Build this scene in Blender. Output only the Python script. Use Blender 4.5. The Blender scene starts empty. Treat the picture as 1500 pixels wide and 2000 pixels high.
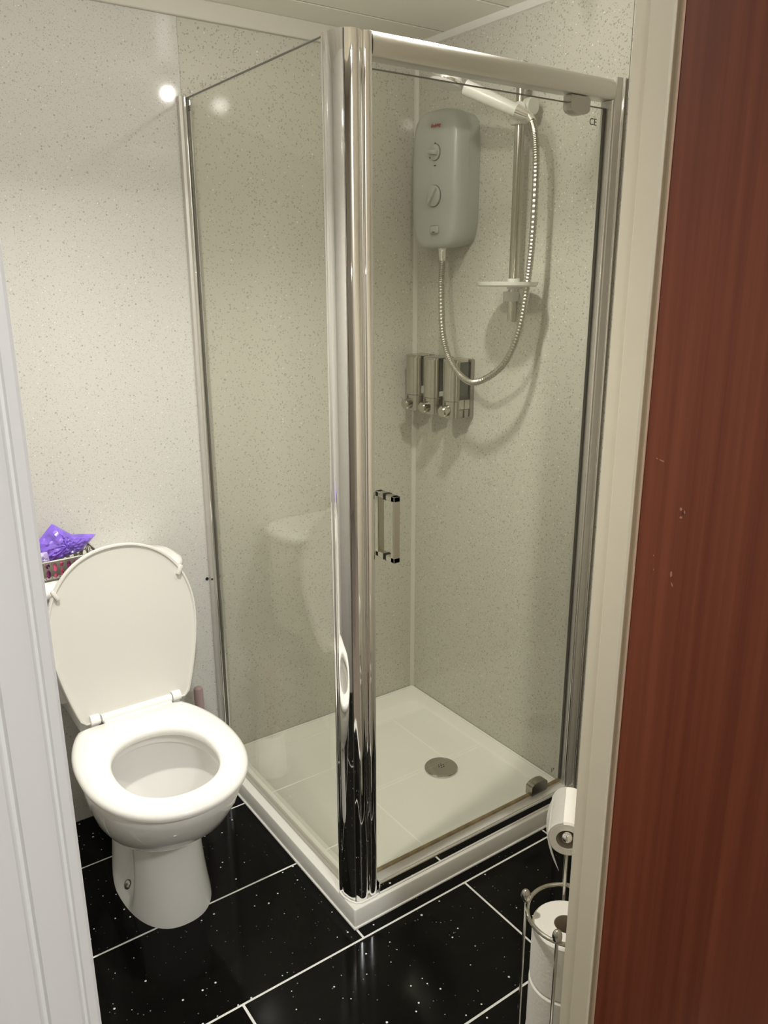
import bpy, bmesh, math, random
from mathutils import Vector, Matrix
random.seed(7)
S = bpy.context.scene
C = S.collection
PI = math.pi

# ------------------------------------------------------------------ camera
def make_camera():
    cam = bpy.data.cameras.new('camera'); o = bpy.data.objects.new('camera', cam); C.objects.link(o)
    cam.sensor_fit = 'VERTICAL'; cam.sensor_height = 24.0; cam.lens = 1567.61 * 24.0 / 2000.0
    cam.clip_start = 0.02
    yaw, pitch, roll = 0.6146, -0.2843, -0.0025
    f = Vector((math.sin(yaw)*math.cos(pitch), math.cos(yaw)*math.cos(pitch), math.sin(pitch)))
    r = Vector((math.cos(yaw), -math.sin(yaw), 0)); u = r.cross(f)
    r2 = math.cos(roll)*r + math.sin(roll)*u; u2 = -math.sin(roll)*r + math.cos(roll)*u
    m = Matrix((r2, u2, -f)).transposed().to_4x4()
    m.translation = Vector((-1.5516, -2.0284, 1.4356))
    o.matrix_world = m
    S.camera = o
make_camera()

# ------------------------------------------------------------------ world, lights, exposure
w = bpy.data.worlds.new('world'); S.world = w; w.use_nodes = True
w.node_tree.nodes['Background'].inputs[0].default_value = (1.0, 0.95, 0.88, 1)
w.node_tree.nodes['Background'].inputs[1].default_value = 0.05
S.view_settings.view_transform = 'Standard'; S.view_settings.look = 'None'
S.view_settings.gamma = 1.0; S.view_settings.use_curve_mapping = False
S.view_settings.exposure = 0.0

ZC = 2.069          # bathroom ceiling
WARM = (1.0, 0.962, 0.89)
BULBS = [(-1.16, -0.76, 1050.0, 56.0, 145), (-0.480, -0.685, 560.0, 31.0, 118)]     # x, y, glow of the reflector bulb's globe, power of its downward beam
def lamp(name, typ, loc, energy, col, size=None, rot=None, **kw):
    l = bpy.data.lights.new(name, typ); l.energy = energy; l.color = col
    for k, v in kw.items(): setattr(l, k, v)
    o = bpy.data.objects.new(name, l); C.objects.link(o); o.location = loc
    if rot: o.rotation_euler = rot
    return o
for x, y, e, pw, cone in BULBS:
    lamp('bulb_beam', 'SPOT', (x, y, ZC-0.112), pw, WARM, spot_size=math.radians(cone), spot_blend=1.0, shadow_soft_size=0.025)
# the phone's flash, beside its lens
lamp('phone_flash', 'POINT', (-1.535, -2.036, 1.455), 2.0, (1, 0.97, 0.92), shadow_soft_size=0.006)
# the hallway's ceiling light, behind the photographer
lamp('hall_light', 'AREA', (-1.05, -3.05, 2.36), 32.0, (0.94, 0.975, 1.0), shape='DISK', size=0.9)

# ------------------------------------------------------------------ materials
def nt(name):
    m = bpy.data.materials.new(name); m.use_nodes = True
    return m, m.node_tree, m.node_tree.nodes['Principled BSDF']
def mat(name, col, rough=0.5, metal=0.0, spec=0.5, coat=0.0, trans=0.0, bump=None, var=None, alpha=1.0, sub=0.0):
    m, t, b = nt(name)
    b.inputs['Base Color'].default_value = (*col, 1); b.inputs['Roughness'].default_value = rough
    b.inputs['Metallic'].default_value = metal; b.inputs['Specular IOR Level'].default_value = spec
    b.inputs['Coat Weight'].default_value = coat; b.inputs['Transmission Weight'].default_value = trans
    b.inputs['Alpha'].default_value = alpha
    if sub:
        b.inputs['Subsurface Weight'].default_value = sub; b.inputs['Subsurface Radius'].default_value = (0.01, 0.01, 0.01)
    g = t.nodes.new('ShaderNodeNewGeometry')
    if var:
        n = t.nodes.new('ShaderNodeTexNoise'); n.inputs['Scale'].default_value = var[0]; n.inputs['Detail'].default_value = 4
        t.links.new(g.outputs['Position'], n.inputs['Vector'])
        r = t.nodes.new('ShaderNodeValToRGB')
        r.color_ramp.elements[0].position = 0.3; r.color_ramp.elements[1].position = 0.7
        r.color_ramp.elements[0].color = tuple(c*(1-var[1]) for c in col) + (1,)
        r.color_ramp.elements[1].color = tuple(min(1, c*(1+var[1])) for c in col) + (1,)
        t.links.new(n.outputs['Fac'], r.inputs['Fac']); t.links.new(r.outputs['Color'], b.inputs['Base Color'])
    if bump:
        n = t.nodes.new('ShaderNodeTexNoise'); n.inputs['Scale'].default_value = bump[0]; n.inputs['Detail'].default_value = 3
        t.links.new(g.outputs['Position'], n.inputs['Vector'])
        bp = t.nodes.new('ShaderNodeBump'); bp.inputs['Strength'].default_value = bump[1]; bp.inputs['Distance'].default_value = 0.002
        t.links.new(n.outputs['Fac'], bp.inputs['Height']); t.links.new(bp.outputs['Normal'], b.inputs['Normal'])
    return m
def mth(t, op, a, bv=None):
    n = t.nodes.new('ShaderNodeMath'); n.operation = op
    for i, v in enumerate((a, bv)):
        if v is None: continue
        if isinstance(v, (int, float)): n.inputs[i].default_value = v
        else: t.links.new(v, n.inputs[i])
    return n.outputs[0]
def speck_mask(t, pos, scale, size, keep):
    v = t.nodes.new('ShaderNodeTexVoronoi'); v.inputs['Scale'].default_value = scale
    t.links.new(pos, v.inputs['Vector'])
    s = t.nodes.new('ShaderNodeSeparateColor'); t.links.new(v.outputs['Color'], s.inputs[0])
    sz = mth(t, 'MULTIPLY', s.outputs[1], size)
    a = mth(t, 'LESS_THAN', v.outputs['Distance'], sz)
    k = mth(t, 'GREATER_THAN', s.outputs[0], 1-keep)
    return mth(t, 'MULTIPLY', a, k)
def mixc(t, fac, a, bcol):
    n = t.nodes.new('ShaderNodeMix'); n.data_type = 'RGBA'
    t.links.new(fac, n.inputs['Factor'])
    for idx, v in ((6, a), (7, bcol)):
        if isinstance(v, tuple): n.inputs[idx].default_value = (*v, 1)
        else: t.links.new(v, n.inputs[idx])
    return n.outputs[2]
def speckled(name, col, dark, rough=0.07):
    m, t, b = nt(name)
    g = t.nodes.new('ShaderNodeNewGeometry'); pos = g.outputs['Position']
    n = t.nodes.new('ShaderNodeTexNoise'); n.inputs['Scale'].default_value = 330; n.inputs['Detail'].default_value = 2
    t.links.new(pos, n.inputs['Vector'])
    nf = mth(t, 'MULTIPLY', mth(t, 'SUBTRACT', n.outputs['Fac'], 0.32), 1.2)
    c = mixc(t, nf, tuple(x*1.05 for x in col), tuple(x*0.84 for x in col))
    d1 = mth(t, 'MULTIPLY', speck_mask(t, pos, 240, 0.55, 0.42), 0.48)
    c = mixc(t, d1, c, dark)
    d2 = mth(t, 'MULTIPLY', speck_mask(t, pos, 115, 0.34, 0.16), 0.48)
    c = mixc(t, d2, c, dark)
    c = mixc(t, mth(t, 'MULTIPLY', speck_mask(t, pos, 150, 0.26, 0.08), 0.7), c, (0.95, 0.95, 0.93))
    t.links.new(c, b.inputs['Base Color']); b.inputs['Roughness'].default_value = rough
    b.inputs['Specular IOR Level'].default_value = 0.4
    return m
def tile_mat(name):
    m, t, b = nt(name)
    g = t.nodes.new('ShaderNodeNewGeometry'); pos = g.outputs['Position']
    n = t.nodes.new('ShaderNodeTexNoise'); n.inputs['Scale'].default_value = 14; n.inputs['Detail'].default_value = 3
    t.links.new(pos, n.inputs['Vector'])
    c = mixc(t, n.outputs['Fac'], (0.0022, 0.0022, 0.002), (0.006, 0.006, 0.005))
    c = mixc(t, speck_mask(t, pos, 66, 0.18, 0.34), c, (0.75, 0.76, 0.75))  # real white flecks, their colour brightened to stand for flash sparkle
    c = mixc(t, mth(t, 'MULTIPLY', speck_mask(t, pos, 130, 0.22, 0.16), 0.4), c, (0.35, 0.36, 0.34))
    t.links.new(c, b.inputs['Base Color']); b.inputs['Roughness'].default_value = 0.10
    b.inputs['Specular IOR Level'].default_value = 0.14
    return m
def glass_mat(name, tint):
    m = bpy.data.materials.new(name); m.use_nodes = True; t = m.node_tree
    for n in list(t.nodes): t.nodes.remove(n)
    out = t.nodes.new('ShaderNodeOutputMaterial'); g = t.nodes.new('ShaderNodeNewGeometry')
    d = t.nodes.new('ShaderNodeVectorMath'); d.operation = 'DOT_PRODUCT'
    t.links.new(g.outputs['Incoming'], d.inputs[0]); t.links.new(g.outputs['Normal'], d.inputs[1])
    cosv = mth(t, 'ABSOLUTE', d.outputs['Value'])
    p5 = mth(t, 'POWER', mth(t, 'SUBTRACT', 1.0, cosv), 5.0)
    fr = mth(t, 'ADD', mth(t, 'MULTIPLY', p5, 0.957), 0.043)
    tr = t.nodes.new('ShaderNodeBsdfTransparent'); tr.inputs[0].default_value = (*tint, 1)
    gl = t.nodes.new('ShaderNodeBsdfGlossy'); gl.inputs['Roughness'].default_value = 0.0; gl.inputs['Color'].default_value = (1, 1, 1, 1)
    mx = t.nodes.new('ShaderNodeMixShader'); t.links.new(fr, mx.inputs[0])
    t.links.new(tr.outputs[0], mx.inputs[1]); t.links.new(gl.outputs[0], mx.inputs[2]); t.links.new(mx.outputs[0], out.inputs[0])
    return m
def wood_mat(name):
    m, t, b = nt(name)
    g = t.nodes.new('ShaderNodeNewGeometry')
    mp = t.nodes.new('ShaderNodeMapping'); mp.inputs['Scale'].default_value = (1, 70, 0.9)
    t.links.new(g.outputs['Position'], mp.inputs['Vector'])
    n = t.nodes.new('ShaderNodeTexNoise'); n.inputs['Scale'].default_value = 1.0; n.inputs['Detail'].default_value = 5; n.inputs['Roughness'].default_value = 0.55
    t.links.new(mp.outputs['Vector'], n.inputs['Vector'])
    r = t.nodes.new('ShaderNodeValToRGB')
    r.color_ramp.elements[0].position = 0.34; r.color_ramp.elements[0].color = (0.135, 0.032, 0.014, 1)
    r.color_ramp.elements[1].position = 0.66; r.color_ramp.elements[1].color = (0.205, 0.055, 0.026, 1)
    t.links.new(n.outputs['Fac'], r.inputs['Fac'])
    mp2 = t.nodes.new('ShaderNodeMapping'); mp2.inputs['Scale'].default_value = (1, 420, 26)
    t.links.new(g.outputs['Position'], mp2.inputs['Vector'])
    n2 = t.nodes.new('ShaderNodeTexNoise'); n2.inputs['Scale'].default_value = 1.0; n2.inputs['Detail'].default_value = 2
    t.links.new(mp2.outputs['Vector'], n2.inputs['Vector'])
    c = mixc(t, mth(t, 'MULTIPLY', n2.outputs['Fac'], 0.35), r.outputs['Color'], (0.12, 0.03, 0.014))
    t.links.new(c, b.inputs['Base Color']); b.inputs['Roughness'].default_value = 0.42; b.inputs['Specular IOR Level'].default_value = 0.3
    return m
M = {}
M['panel'] = speckled('wall_panel_white_sparkle', (0.60, 0.59, 0.555), (0.23, 0.22, 0.195))
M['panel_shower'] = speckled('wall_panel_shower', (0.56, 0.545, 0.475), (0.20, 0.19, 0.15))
M['ceiling'] = mat('ceiling_pvc', (0.84, 0.815, 0.73), 0.3, var=(3, 0.02))
M['groove'] = mat('groove_dark', (0.05, 0.047, 0.04), 0.7)
M['corner_trim'] = mat('corner_trim', (0.60, 0.585, 0.52), 0.4)
M['fascia'] = mat('fascia_pvc', (0.62, 0.60, 0.53), 0.35)
M['hose'] = mat('ribbed_hose_metal', (0.52, 0.50, 0.45), 0.32, metal=1.0)
M['white_trim'] = mat('white_trim', (0.74, 0.73, 0.68), 0.3)
M['tile'] = tile_mat('black_sparkle_tile')
M['grout'] = mat('white_grout', (0.84, 0.83, 0.79), 0.8, bump=(300, 0.3), var=(40, 0.08))
M['ceramic'] = mat('white_ceramic', (0.84, 0.83, 0.80), 0.08, coat=0.3)
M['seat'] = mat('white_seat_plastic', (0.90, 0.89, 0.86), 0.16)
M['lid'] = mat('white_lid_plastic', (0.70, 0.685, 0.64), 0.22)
M['acrylic'] = mat('white_acrylic_tray', (0.82, 0.81, 0.75), 0.16, var=(3, 0.015))
M['silicone'] = mat('white_silicone', (0.85, 0.84, 0.80), 0.35, bump=(120, 0.4))
M['chrome'] = mat('chrome', (0.88, 0.87, 0.85), 0.035, metal=1.0)
M['chrome_dull'] = mat('dull_chrome', (0.62, 0.60, 0.56), 0.16, metal=1.0)
M['alu'] = mat('satin_aluminium', (0.60, 0.58, 0.53), 0.36, metal=0.4)
M['alu_worn'] = mat('worn_satin_rail', (0.66, 0.645, 0.60), 0.42, metal=1.0, bump=(90, 0.12))
M['hinge_metal'] = mat('pivot_metal', (0.42, 0.40, 0.36), 0.25, metal=1.0)
M['seal'] = mat('dark_rubber_seal', (0.075, 0.07, 0.06), 0.5)
M['seal_clear'] = mat('clear_seal', (0.55, 0.55, 0.48), 0.3)
M['rust_seal'] = mat('stained_seal', (0.40, 0.31, 0.17), 0.5, var=(30, 0.35))
M['glass'] = glass_mat('shower_glass', (0.957, 0.963, 0.935))
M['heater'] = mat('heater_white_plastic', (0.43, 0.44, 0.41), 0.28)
M['heater_seam'] = mat('seam_grey', (0.16, 0.16, 0.14), 0.6)
M['print'] = mat('grey_print', (0.03, 0.03, 0.028), 0.6)
M['red_print'] = mat('red_print', (0.42, 0.06, 0.05), 0.5)
M['white_plastic'] = mat('white_plastic', (0.74, 0.73, 0.69), 0.3)
M['frosted'] = mat('frosted_plastic', (0.78, 0.78, 0.72), 0.2, alpha=0.75)
M['soap_glass'] = mat('smoky_chamber', (0.05, 0.055, 0.04), 0.08, coat=0.3)
M['soap'] = mat('pale_soap', (0.55, 0.54, 0.48), 0.3)
M['soap_dark'] = mat('dark_soap', (0.05, 0.045, 0.03), 0.3)
M['arch'] = mat('white_gloss_paint', (0.80, 0.80, 0.80), 0.35, bump=(25, 0.12), var=(4, 0.02))
M['cream'] = mat('cream_gloss_paint', (0.67, 0.62, 0.49), 0.38, bump=(20, 0.15), var=(5, 0.03))
M['wood'] = wood_mat('sapele_veneer')
M['raw_edge'] = mat('lipping_edge', (0.52, 0.34, 0.24), 0.6)
M['scuff'] = mat('scuffed_wood', (0.36, 0.17, 0.11), 0.7)
M['scuff_dark'] = mat('gouged_wood', (0.07, 0.02, 0.012), 0.8)
M['hall_wall'] = mat('hall_paint', (0.66, 0.60, 0.50), 0.8, var=(6, 0.05))
M['hall_floor'] = mat('hall_carpet', (0.22, 0.18, 0.14), 0.95, bump=(200, 0.6), var=(60, 0.2))
M['paper'] = mat('toilet_paper', (0.82, 0.80, 0.74), 0.9, bump=(160, 0.35))
M['card'] = mat('cardboard_core', (0.42, 0.36, 0.28), 0.9)
M['steel'] = mat('brushed_steel', (0.56, 0.54, 0.49), 0.12, metal=1.0)  # chrome, its colour darkened to stand for the dark surroundings it reflects
M['steel_dark'] = mat('shaded_chrome', (0.40, 0.385, 0.35), 0.14, metal=1.0)  # deeper copy of that chrome, shade put into its colour
M['purple'] = mat('purple_film', (0.235, 0.135, 0.66), 0.22, coat=0.25, bump=(60, 0.8), var=(40, 0.25))
M['lilac'] = mat('lilac_film', (0.50, 0.42, 0.72), 0.2, coat=0.25, bump=(80, 0.8), var=(60, 0.2))
M['pink'] = mat('pink_packet', (0.62, 0.10, 0.20), 0.4, var=(60, 0.3))
M['plum'] = mat('plum_packet', (0.25, 0.03, 0.14), 0.4, var=(60, 0.3))
M['rose'] = mat('pale_pink_packet', (0.72, 0.42, 0.42), 0.4, var=(60, 0.2))
M['brush_pink'] = mat('dusty_pink_plastic', (0.50, 0.36, 0.36), 0.4)
M['black'] = mat('black_hole', (0.01, 0.01, 0.01), 0.8)
M['water'] = mat('bowl_water', (0.75, 0.74, 0.70), 0.03)
mlens, t_, b_ = nt('lamp_lens'); b_.inputs['Emission Color'].default_value = (*WARM, 1); b_.inputs['Emission Strength'].default_value = 12
M['lens'] = mlens

# ------------------------------------------------------------------ mesh helpers
def link_mesh(name, me, material, parent=None, smooth=35):
    o = bpy.data.objects.new(name, me); C.objects.link(o)
    if material and not me.materials: me.materials.append(M[material] if isinstance(material, str) else material)
    if smooth is not None:
        for p in me.polygons: p.use_smooth = True
        me.set_sharp_from_angle(angle=math.radians(smooth))
    if parent:
        o.parent = parent
        # vertices are given in world space: bring them into the root's frame
        loc = parent['_o'] if '_o' in parent else (0, 0, 0)
        me.transform(Matrix.Translation(-Vector(loc)))
        o['_o'] = loc
    return o
def obj(name, bm, material, parent=None, smooth=35):
    bmesh.ops.recalc_face_normals(bm, faces=bm.faces)
    me = bpy.data.meshes.new(name); bm.to_mesh(me); bm.free()
    return link_mesh(name, me, material, parent, smooth)
def thing(name, label, cat, loc=(0, 0, 0), group=None, kind=None):
    o = bpy.data.objects.new(name, None); C.objects.link(o); o.location = loc; o['_o'] = loc
    o.empty_display_size = 0.05
    tag(o, label, cat, group, kind)
    return o
def tag(o, label, cat=None, group=None, kind=None):
    o['label'] = label
    if cat: o['category'] = cat
    if group: o['group'] = group
    if kind: o['kind'] = kind
    return o
def struct(name, bm, material, label, cat, smooth=35):
    o = obj(name, bm, material, None, smooth)
    return tag(o, label, cat, None, 'structure')
def NB(): return bmesh.new()
def box(bm, x0, x1, y0, y1, z0, z1, bev=0.0, seg=2):
    r = bmesh.ops.create_cube(bm, size=1.0); vs = r['verts']
    for v in vs:
        v.co = Vector(((x0+x1)/2 + v.co.x*(x1-x0), (y0+y1)/2 + v.co.y*(y1-y0), (z0+z1)/2 + v.co.z*(z1-z0)))
    if bev:
        es = list({e for v in vs for e in v.link_edges})
        bmesh.ops.bevel(bm, geom=es, offset=bev, segments=seg, affect='EDGES', profile=0.5)
    return bm
def B(x0, x1, y0, y1, z0, z1, bev=0.0, seg=2): return box(NB(), x0, x1, y0, y1, z0, z1, bev, seg)
def loft(bm, rings, cap0=True, cap1=True, closed=True):
    vs = [[bm.verts.new(p) for p in r] for r in rings]
    n = len(rings[0])
    for a, b in zip(vs[:-1], vs[1:]):
        for i in range(n if closed else n-1):
            j = (i+1) % n
            bm.faces.new((a[i], a[j], b[j], b[i]))
    if cap0: bm.faces.new(vs[0][::-1])
    if cap1: bm.faces.new(vs[-1])
    return bm
def prism(bm, poly, z0, z1):
    return loft(bm, [[(x, y, z0) for x, y in poly], [(x, y, z1) for x, y in poly]])
def frame_of(d):
    d = Vector(d).normalized(); a = Vector((0, 0, 1)) if abs(d.z) < 0.95 else Vector((1, 0, 0))
    u = d.cross(a).normalized(); v = d.cross(u).normalized()
    return u, v
def tube(bm, pts, rad, n=10, caps=True):
    pts = [Vector(p) for p in pts]; rings = []
    u = None
    for i, p in enumerate(pts):
        d = (pts[min(i+1, len(pts)-1)] - pts[max(i-1, 0)]).normalized()
        if u is None: u, v = frame_of(d)
        else:
            u = (u - d*u.dot(d)).normalized()
        v = d.cross(u)
        r = rad[i] if isinstance(rad, (list, tuple)) else rad
        rings.append([p + r*(math.cos(2*PI*k/n)*u + math.sin(2*PI*k/n)*v) for k in range(n)])
    return loft(bm, rings, caps, caps)
def ringtube(bm, c, R, r, n=40, m=8):
    vs = []
    for i in range(n):
        a = 2*PI*i/n; d = Vector((math.cos(a), math.sin(a), 0))
        vs.append([bm.verts.new(Vector(c) + d*(R + r*math.cos(2*PI*k/m)) + Vector((0, 0, r*math.sin(2*PI*k/m)))) for k in range(m)])
    for i in range(n):
        for k in range(m):
            bm.faces.new((vs[i][k], vs[(i+1) % n][k], vs[(i+1) % n][(k+1) % m], vs[i][(k+1) % m]))
    return bm
def lathe(bm, c, prof, axis=(0, 0, 1), n=32, cap0=True, cap1=True):
    ax = Vector(axis).normalized(); u, v = frame_of(ax); c = Vector(c)
    return loft(bm, [[c + ax*h + r*(math.cos(2*PI*k/n)*u + math.sin(2*PI*k/n)*v) for k in range(n)] for r, h in prof], cap0, cap1)
def ball(bm, c, r, n=16, sz=1.0):
    bmesh.ops.create_uvsphere(bm, u_segments=n, v_segments=n//2+2, radius=1.0, matrix=Matrix.Translation(Vector(c)) @ Matrix.Diagonal((r, r, r*sz, 1)))
    return bm
def rrect(x0, x1, y0, y1, r, n=6):
    p = []
    for cx, cy, a0 in ((x1-r, y1-r, 0), (x0+r, y1-r, 90), (x0+r, y0+r, 180), (x1-r, y0+r, 270)):
        for k in range(n+1):
            a = math.radians(a0 + 90*k/n); p.append((cx+r*math.cos(a), cy+r*math.sin(a)))
    return p
def catmull(pts, k=8):
    P = [Vector(p) for p in pts]; P = [P[0]*2-P[1]] + P + [P[-1]*2-P[-2]]; out = []
    for i in range(1, len(P)-2):
        a, b, c, d = P[i-1:i+3]
        for s in range(k):
            t = s/k
            out.append(0.5*((2*b) + (c-a)*t + (2*a-5*b+4*c-d)*t*t + (3*b-a-3*c+d)*t**3))
    out.append(P[-2]); return out
def polar(poly, cx, cy, n):
    """resample a closed star-shaped polygon at n even angles"""
    out = []; m = len(poly)
    for k in range(n):
        a = 2*PI*k/n; dx, dy = math.cos(a), math.sin(a); best = None
        for i in range(m):
            (x1, y1), (x2, y2) = poly[i], poly[(i+1) % m]
            ex, ey = x2-x1, y2-y1; den = dx*ey - dy*ex
            if abs(den) < 1e-12: continue
            t = ((x1-cx)*ey - (y1-cy)*ex)/den; s = ((x1-cx)*dy - (y1-cy)*dx)/den
            if t > 0 and -1e-9 <= s <= 1+1e-9 and (best is None or t > best): best = t
        out.append((cx+dx*best, cy+dy*best))
    return out
def text_mesh(body, size, loc, rx, parent, name, material, extrude=0.0002, align='CENTER', shear=0.0):
    cu = bpy.data.curves.new(name, 'FONT'); cu.body = body; cu.size = size; cu.extrude = extrude
    cu.align_x = align; cu.align_y = 'CENTER'; cu.shear = shear; cu.resolution_u = 3
    o = bpy.data.objects.new(name, cu); C.objects.link(o)
    dg = bpy.context.evaluated_depsgraph_get()
    me = bpy.data.meshes.new_from_object(o.evaluated_get(dg)); bpy.data.objects.remove(o)
    me.name = name; me.materials.clear()
    me.transform(Matrix.Translation(Vector(loc)) @ rx.to_4x4())
    return link_mesh(name, me, material, parent, None)
# frames for lettering: columns are text right, text up, outward normal
FACE_NX = Matrix(((0, 0, -1), (-1, 0, 0), (0, 1, 0)))    # on a face looking to -x, read from the room
FACE_NY = Matrix(((1, 0, 0), (0, 0, -1), (0, 1, 0)))     # on a face looking to -y

# ------------------------------------------------------------------ structure
W, D, HT = 0.7435, 0.764, 0.051     # shower tray plan size and height
XL = -1.80                          # bathroom's left wall
YW, YH = -1.378, -1.43              # door wall: bathroom side, hall side
XJR, XJL = -0.75, -1.437            # door opening

# floor with tiles
fl = struct('floor', B(XL, 0.0, -1.44, 0.0, -0.03, -0.0015), 'grout', 'black sparkle tiled bathroom floor with white grout lines', 'floor')
fl['_o'] = (0, 0, 0)
G = 0.0027
ys = [0.0, -0.1953, -0.4953, -0.7953, -1.0953, -1.3953]
for r in range(5):
    y1, y0 = ys[r], ys[r+1]
    off = -0.14 if r % 2 == 0 else -0.44
    xs = [off + 0.6*k for k in range(-4, 3)]
    for a, b in zip(xs[:-1], xs[1:]):
        x0, x1 = max(a, XL), min(b, 0.0)
        if x1 - x0 < 0.02: continue
        if y1 > -D + 0.02 and x0 > -W + 0.01 and y0 > -D - 0.0: continue
        yy0 = max(y0, -1.44)
        obj('tile', B(x0+G, x1-G, yy0+G, y1-G, -0.012, 0.0, 0.0008, 1), 'tile', fl)
# ceiling panels
ce = struct('ceiling', B(XL, 0.0, YW-0.05, 0.0, ZC+0.007, ZC+0.06), 'groove', 'pale plastic panelled bathroom ceiling with thin dark joints', 'ceiling')
ce['_o'] = (0, 0, 0)
edges = [0.0, -0.133, -0.383, -0.633, -0.883, -1.133, -1.38]
for a, b in zip(edges[:-1], edges[1:]):
    obj('panel', B(XL, 0.0, b+0.0035, a-0.0035, ZC, ZC+0.01, 0.001, 1), 'ceiling', ce)
# walls
wb = struct('wall_back', B(XL, 0.06, 0.004, 0.10, 0, ZC+0.06), 'white_trim', 'white speckled wall behind the toilet and shower', 'wall'); wb['_o'] = (0, 0, 0)
obj('panel', B(XL, -0.716, -0.0025, 0.006, 0.0, ZC, 0.0008, 1), 'panel', wb)
obj('panel', B(-0.715, 0.0, 0.0, 0.006, 0.0, ZC), 'panel_shower', wb)
wr = struct('wall_right', B(0.004, 0.06, YH, 0.0, 0, ZC+0.06), 'white_trim', 'beige speckled wall carrying the electric shower', 'wall'); wr['_o'] = (0, 0, 0)
obj('panel', B(0.0, 0.006, -0.755, 0.0, 0.0, ZC), 'panel_shower', wr)
obj('panel', B(0.0, 0.006, YW, -0.7565, 0.0, ZC), 'panel_shower', wr)
wl = struct('wall_left', B(XL-0.06, XL, YH, 0.06, 0, ZC+0.06), 'panel', 'white speckled wall beyond the left edge of the frame', 'wall')
bmw = NB(); box(bmw, XL-0.06, XJL-0.02, YH, YW, 0, 2.40); box(bmw, XJR+0.025, 1.2, YH, YW, 0, 2.40); box(bmw, XJL-0.02, XJR+0.025, YH, YW, 1.99, 2.40)
struct('wall_front', bmw, 'hall_wall', 'wall pierced by the doorway the view looks through', 'wall')
# hall
struct('floor_hall', B(-3.0, 1.2, -3.4, -1.44, -0.04, -0.004), 'hall_floor', 'brown hall carpet outside the bathroom doorway', 'floor')
struct('wall_hall_back', B(-3.0, 1.2, -3.46, -3.4, 0, 2.40), 'hall_wall', 'hall wall behind the viewer', 'wall')
struct('wall_hall_left', B(-3.06, -3.0, -3.4, YH, 0, 2.40), 'hall_wall', 'hall wall to the left of the viewer', 'wall')
struct('wall_hall_right', B(1.2, 1.26, -3.4, YH, 0, 2.40), 'hall_wall', 'hall wall to the right behind the open door', 'wall')
struct('ceiling_hall', B(-3.0, 1.2, -3.4, YH, 2.40, 2.46), 'white_trim', 'plain hall ceiling above the viewer', 'ceiling')

# trims
struct('trim_1', B(XL, 0.0, -0.014, 0.002, 2.0255, ZC, 0.002, 1), 'fascia', 'flat pale strip where back wall meets ceiling', 'trim')
bmt = NB(); prism(bmt, [(0, 0), (-0.010, 0), (-0.008, -0.004), (-0.004, -0.008), (0, -0.010)], HT+0.002, 2.026)
struct('trim_2', bmt, 'corner_trim', 'white strip in the inner corner of the shower', 'trim')
bmt = NB(); loft(bmt, [[(0.0, y, ZC), (-0.014, y, ZC), (-0.012, y, ZC-0.006), (-0.006, y, ZC-0.015), (0.0, y, ZC-0.017)] for y in (-0.014, YW)])
struct('trim_3', bmt, 'white_trim', 'white cove strip between right wall and ceiling', 'trim')

# left architrave and lining
def extrude_profile(prof, z0, z1): return prism(NB(), prof, z0, z1)
yf = YH - 0.001
prof = [(-1.437, YW+0.002), (-1.437, yf+0.004), (-1.4385, yf-0.009), (-1.441, yf-0.0105), (-1.4475, yf-0.0105), (-1.4490, yf-0.0085),
        (-1.4510, yf-0.0085), (-1.4540, yf-0.0125), (-1.4600, yf-0.0150), (-1.4680, yf-0.0155), (-1.4780, yf-0.0155), (-1.4800, yf-0.0125), (-1.4825, yf-0.0125),
        (-1.4860, yf-0.0170), (-1.4930, yf-0.0195), (-1.5000, yf-0.0185), (-1.5040, yf-0.0200), (-1.5100, yf-0.0210), (-1.5160, yf-0.0200), (-1.5180, yf-0.0160), (-1.5180, yf+0.0005),
        (-1.4600, yf+0.0005), (-1.4600, YW+0.002)]
struct('trim_4', extrude_profile(prof, 0.0, 2.03), 'arch', 'white painted moulded door architrave at the left edge', 'trim', 30)
# right lining: face to -x, with stop and rebate
prof = [(XJR, YW+0.005), (XJR, -1.393), (XJR-0.0015, -1.3945), (XJR-0.0015, -1.424), (XJR+0.000, -1.4255), (XJR+0.006, -1.4265), (XJR+0.006, -1.434), (XJR+0.030, -1.434), (XJR+0.030, YW+0.005)]
struct('trim_5', extrude_profile(prof, 0.0, 2.03), 'cream', 'cream painted door frame beside the brown door', 'trim', 20)
struct('trim_6', B(XJL-0.02, XJR+0.03, YH-0.004, YW+0.004, 1.975, 2.02, 0.002), 'cream', 'cream painted head of the door frame above the view', 'trim')
# brown door, opened out into the hall
dx = XJR + 0.001; dy = -1.4365
dr = struct('door_1', B(dx, dx+0.036, dy-0.70, dy, 0.008, 1.97, 0.0012, 1), 'wood', 'reddish brown wood veneer door standing open at the right', 'door'); dr['_o'] = (0, 0, 0)
obj('edge_strip', B(dx-0.0012, dx+0.036, dy-0.0002, dy+0.0022, 0.008, 1.97, 0.0006, 1), 'raw_edge', dr)
def scuff(y, z, w, h, m, ang=0.0, seed=0):
    rnd = random.Random(seed); n = 9; bm = NB(); ca, sa = math.cos(ang), math.sin(ang)
    p = []
    for k in range(n):
        a = 2*PI*k/n; r = rnd.uniform(0.45, 1.0); u, v = w*r*math.cos(a), h*r*math.sin(a)
        p.append((u*ca - v*sa, u*sa + v*ca))
    loft(bm, [[(dx+0.001, y+u, z+v) for u, v in p], [(dx-0.0004, y+u, z+v) for u, v in p]])
    obj('scuff_mark', bm, m, dr)
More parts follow.
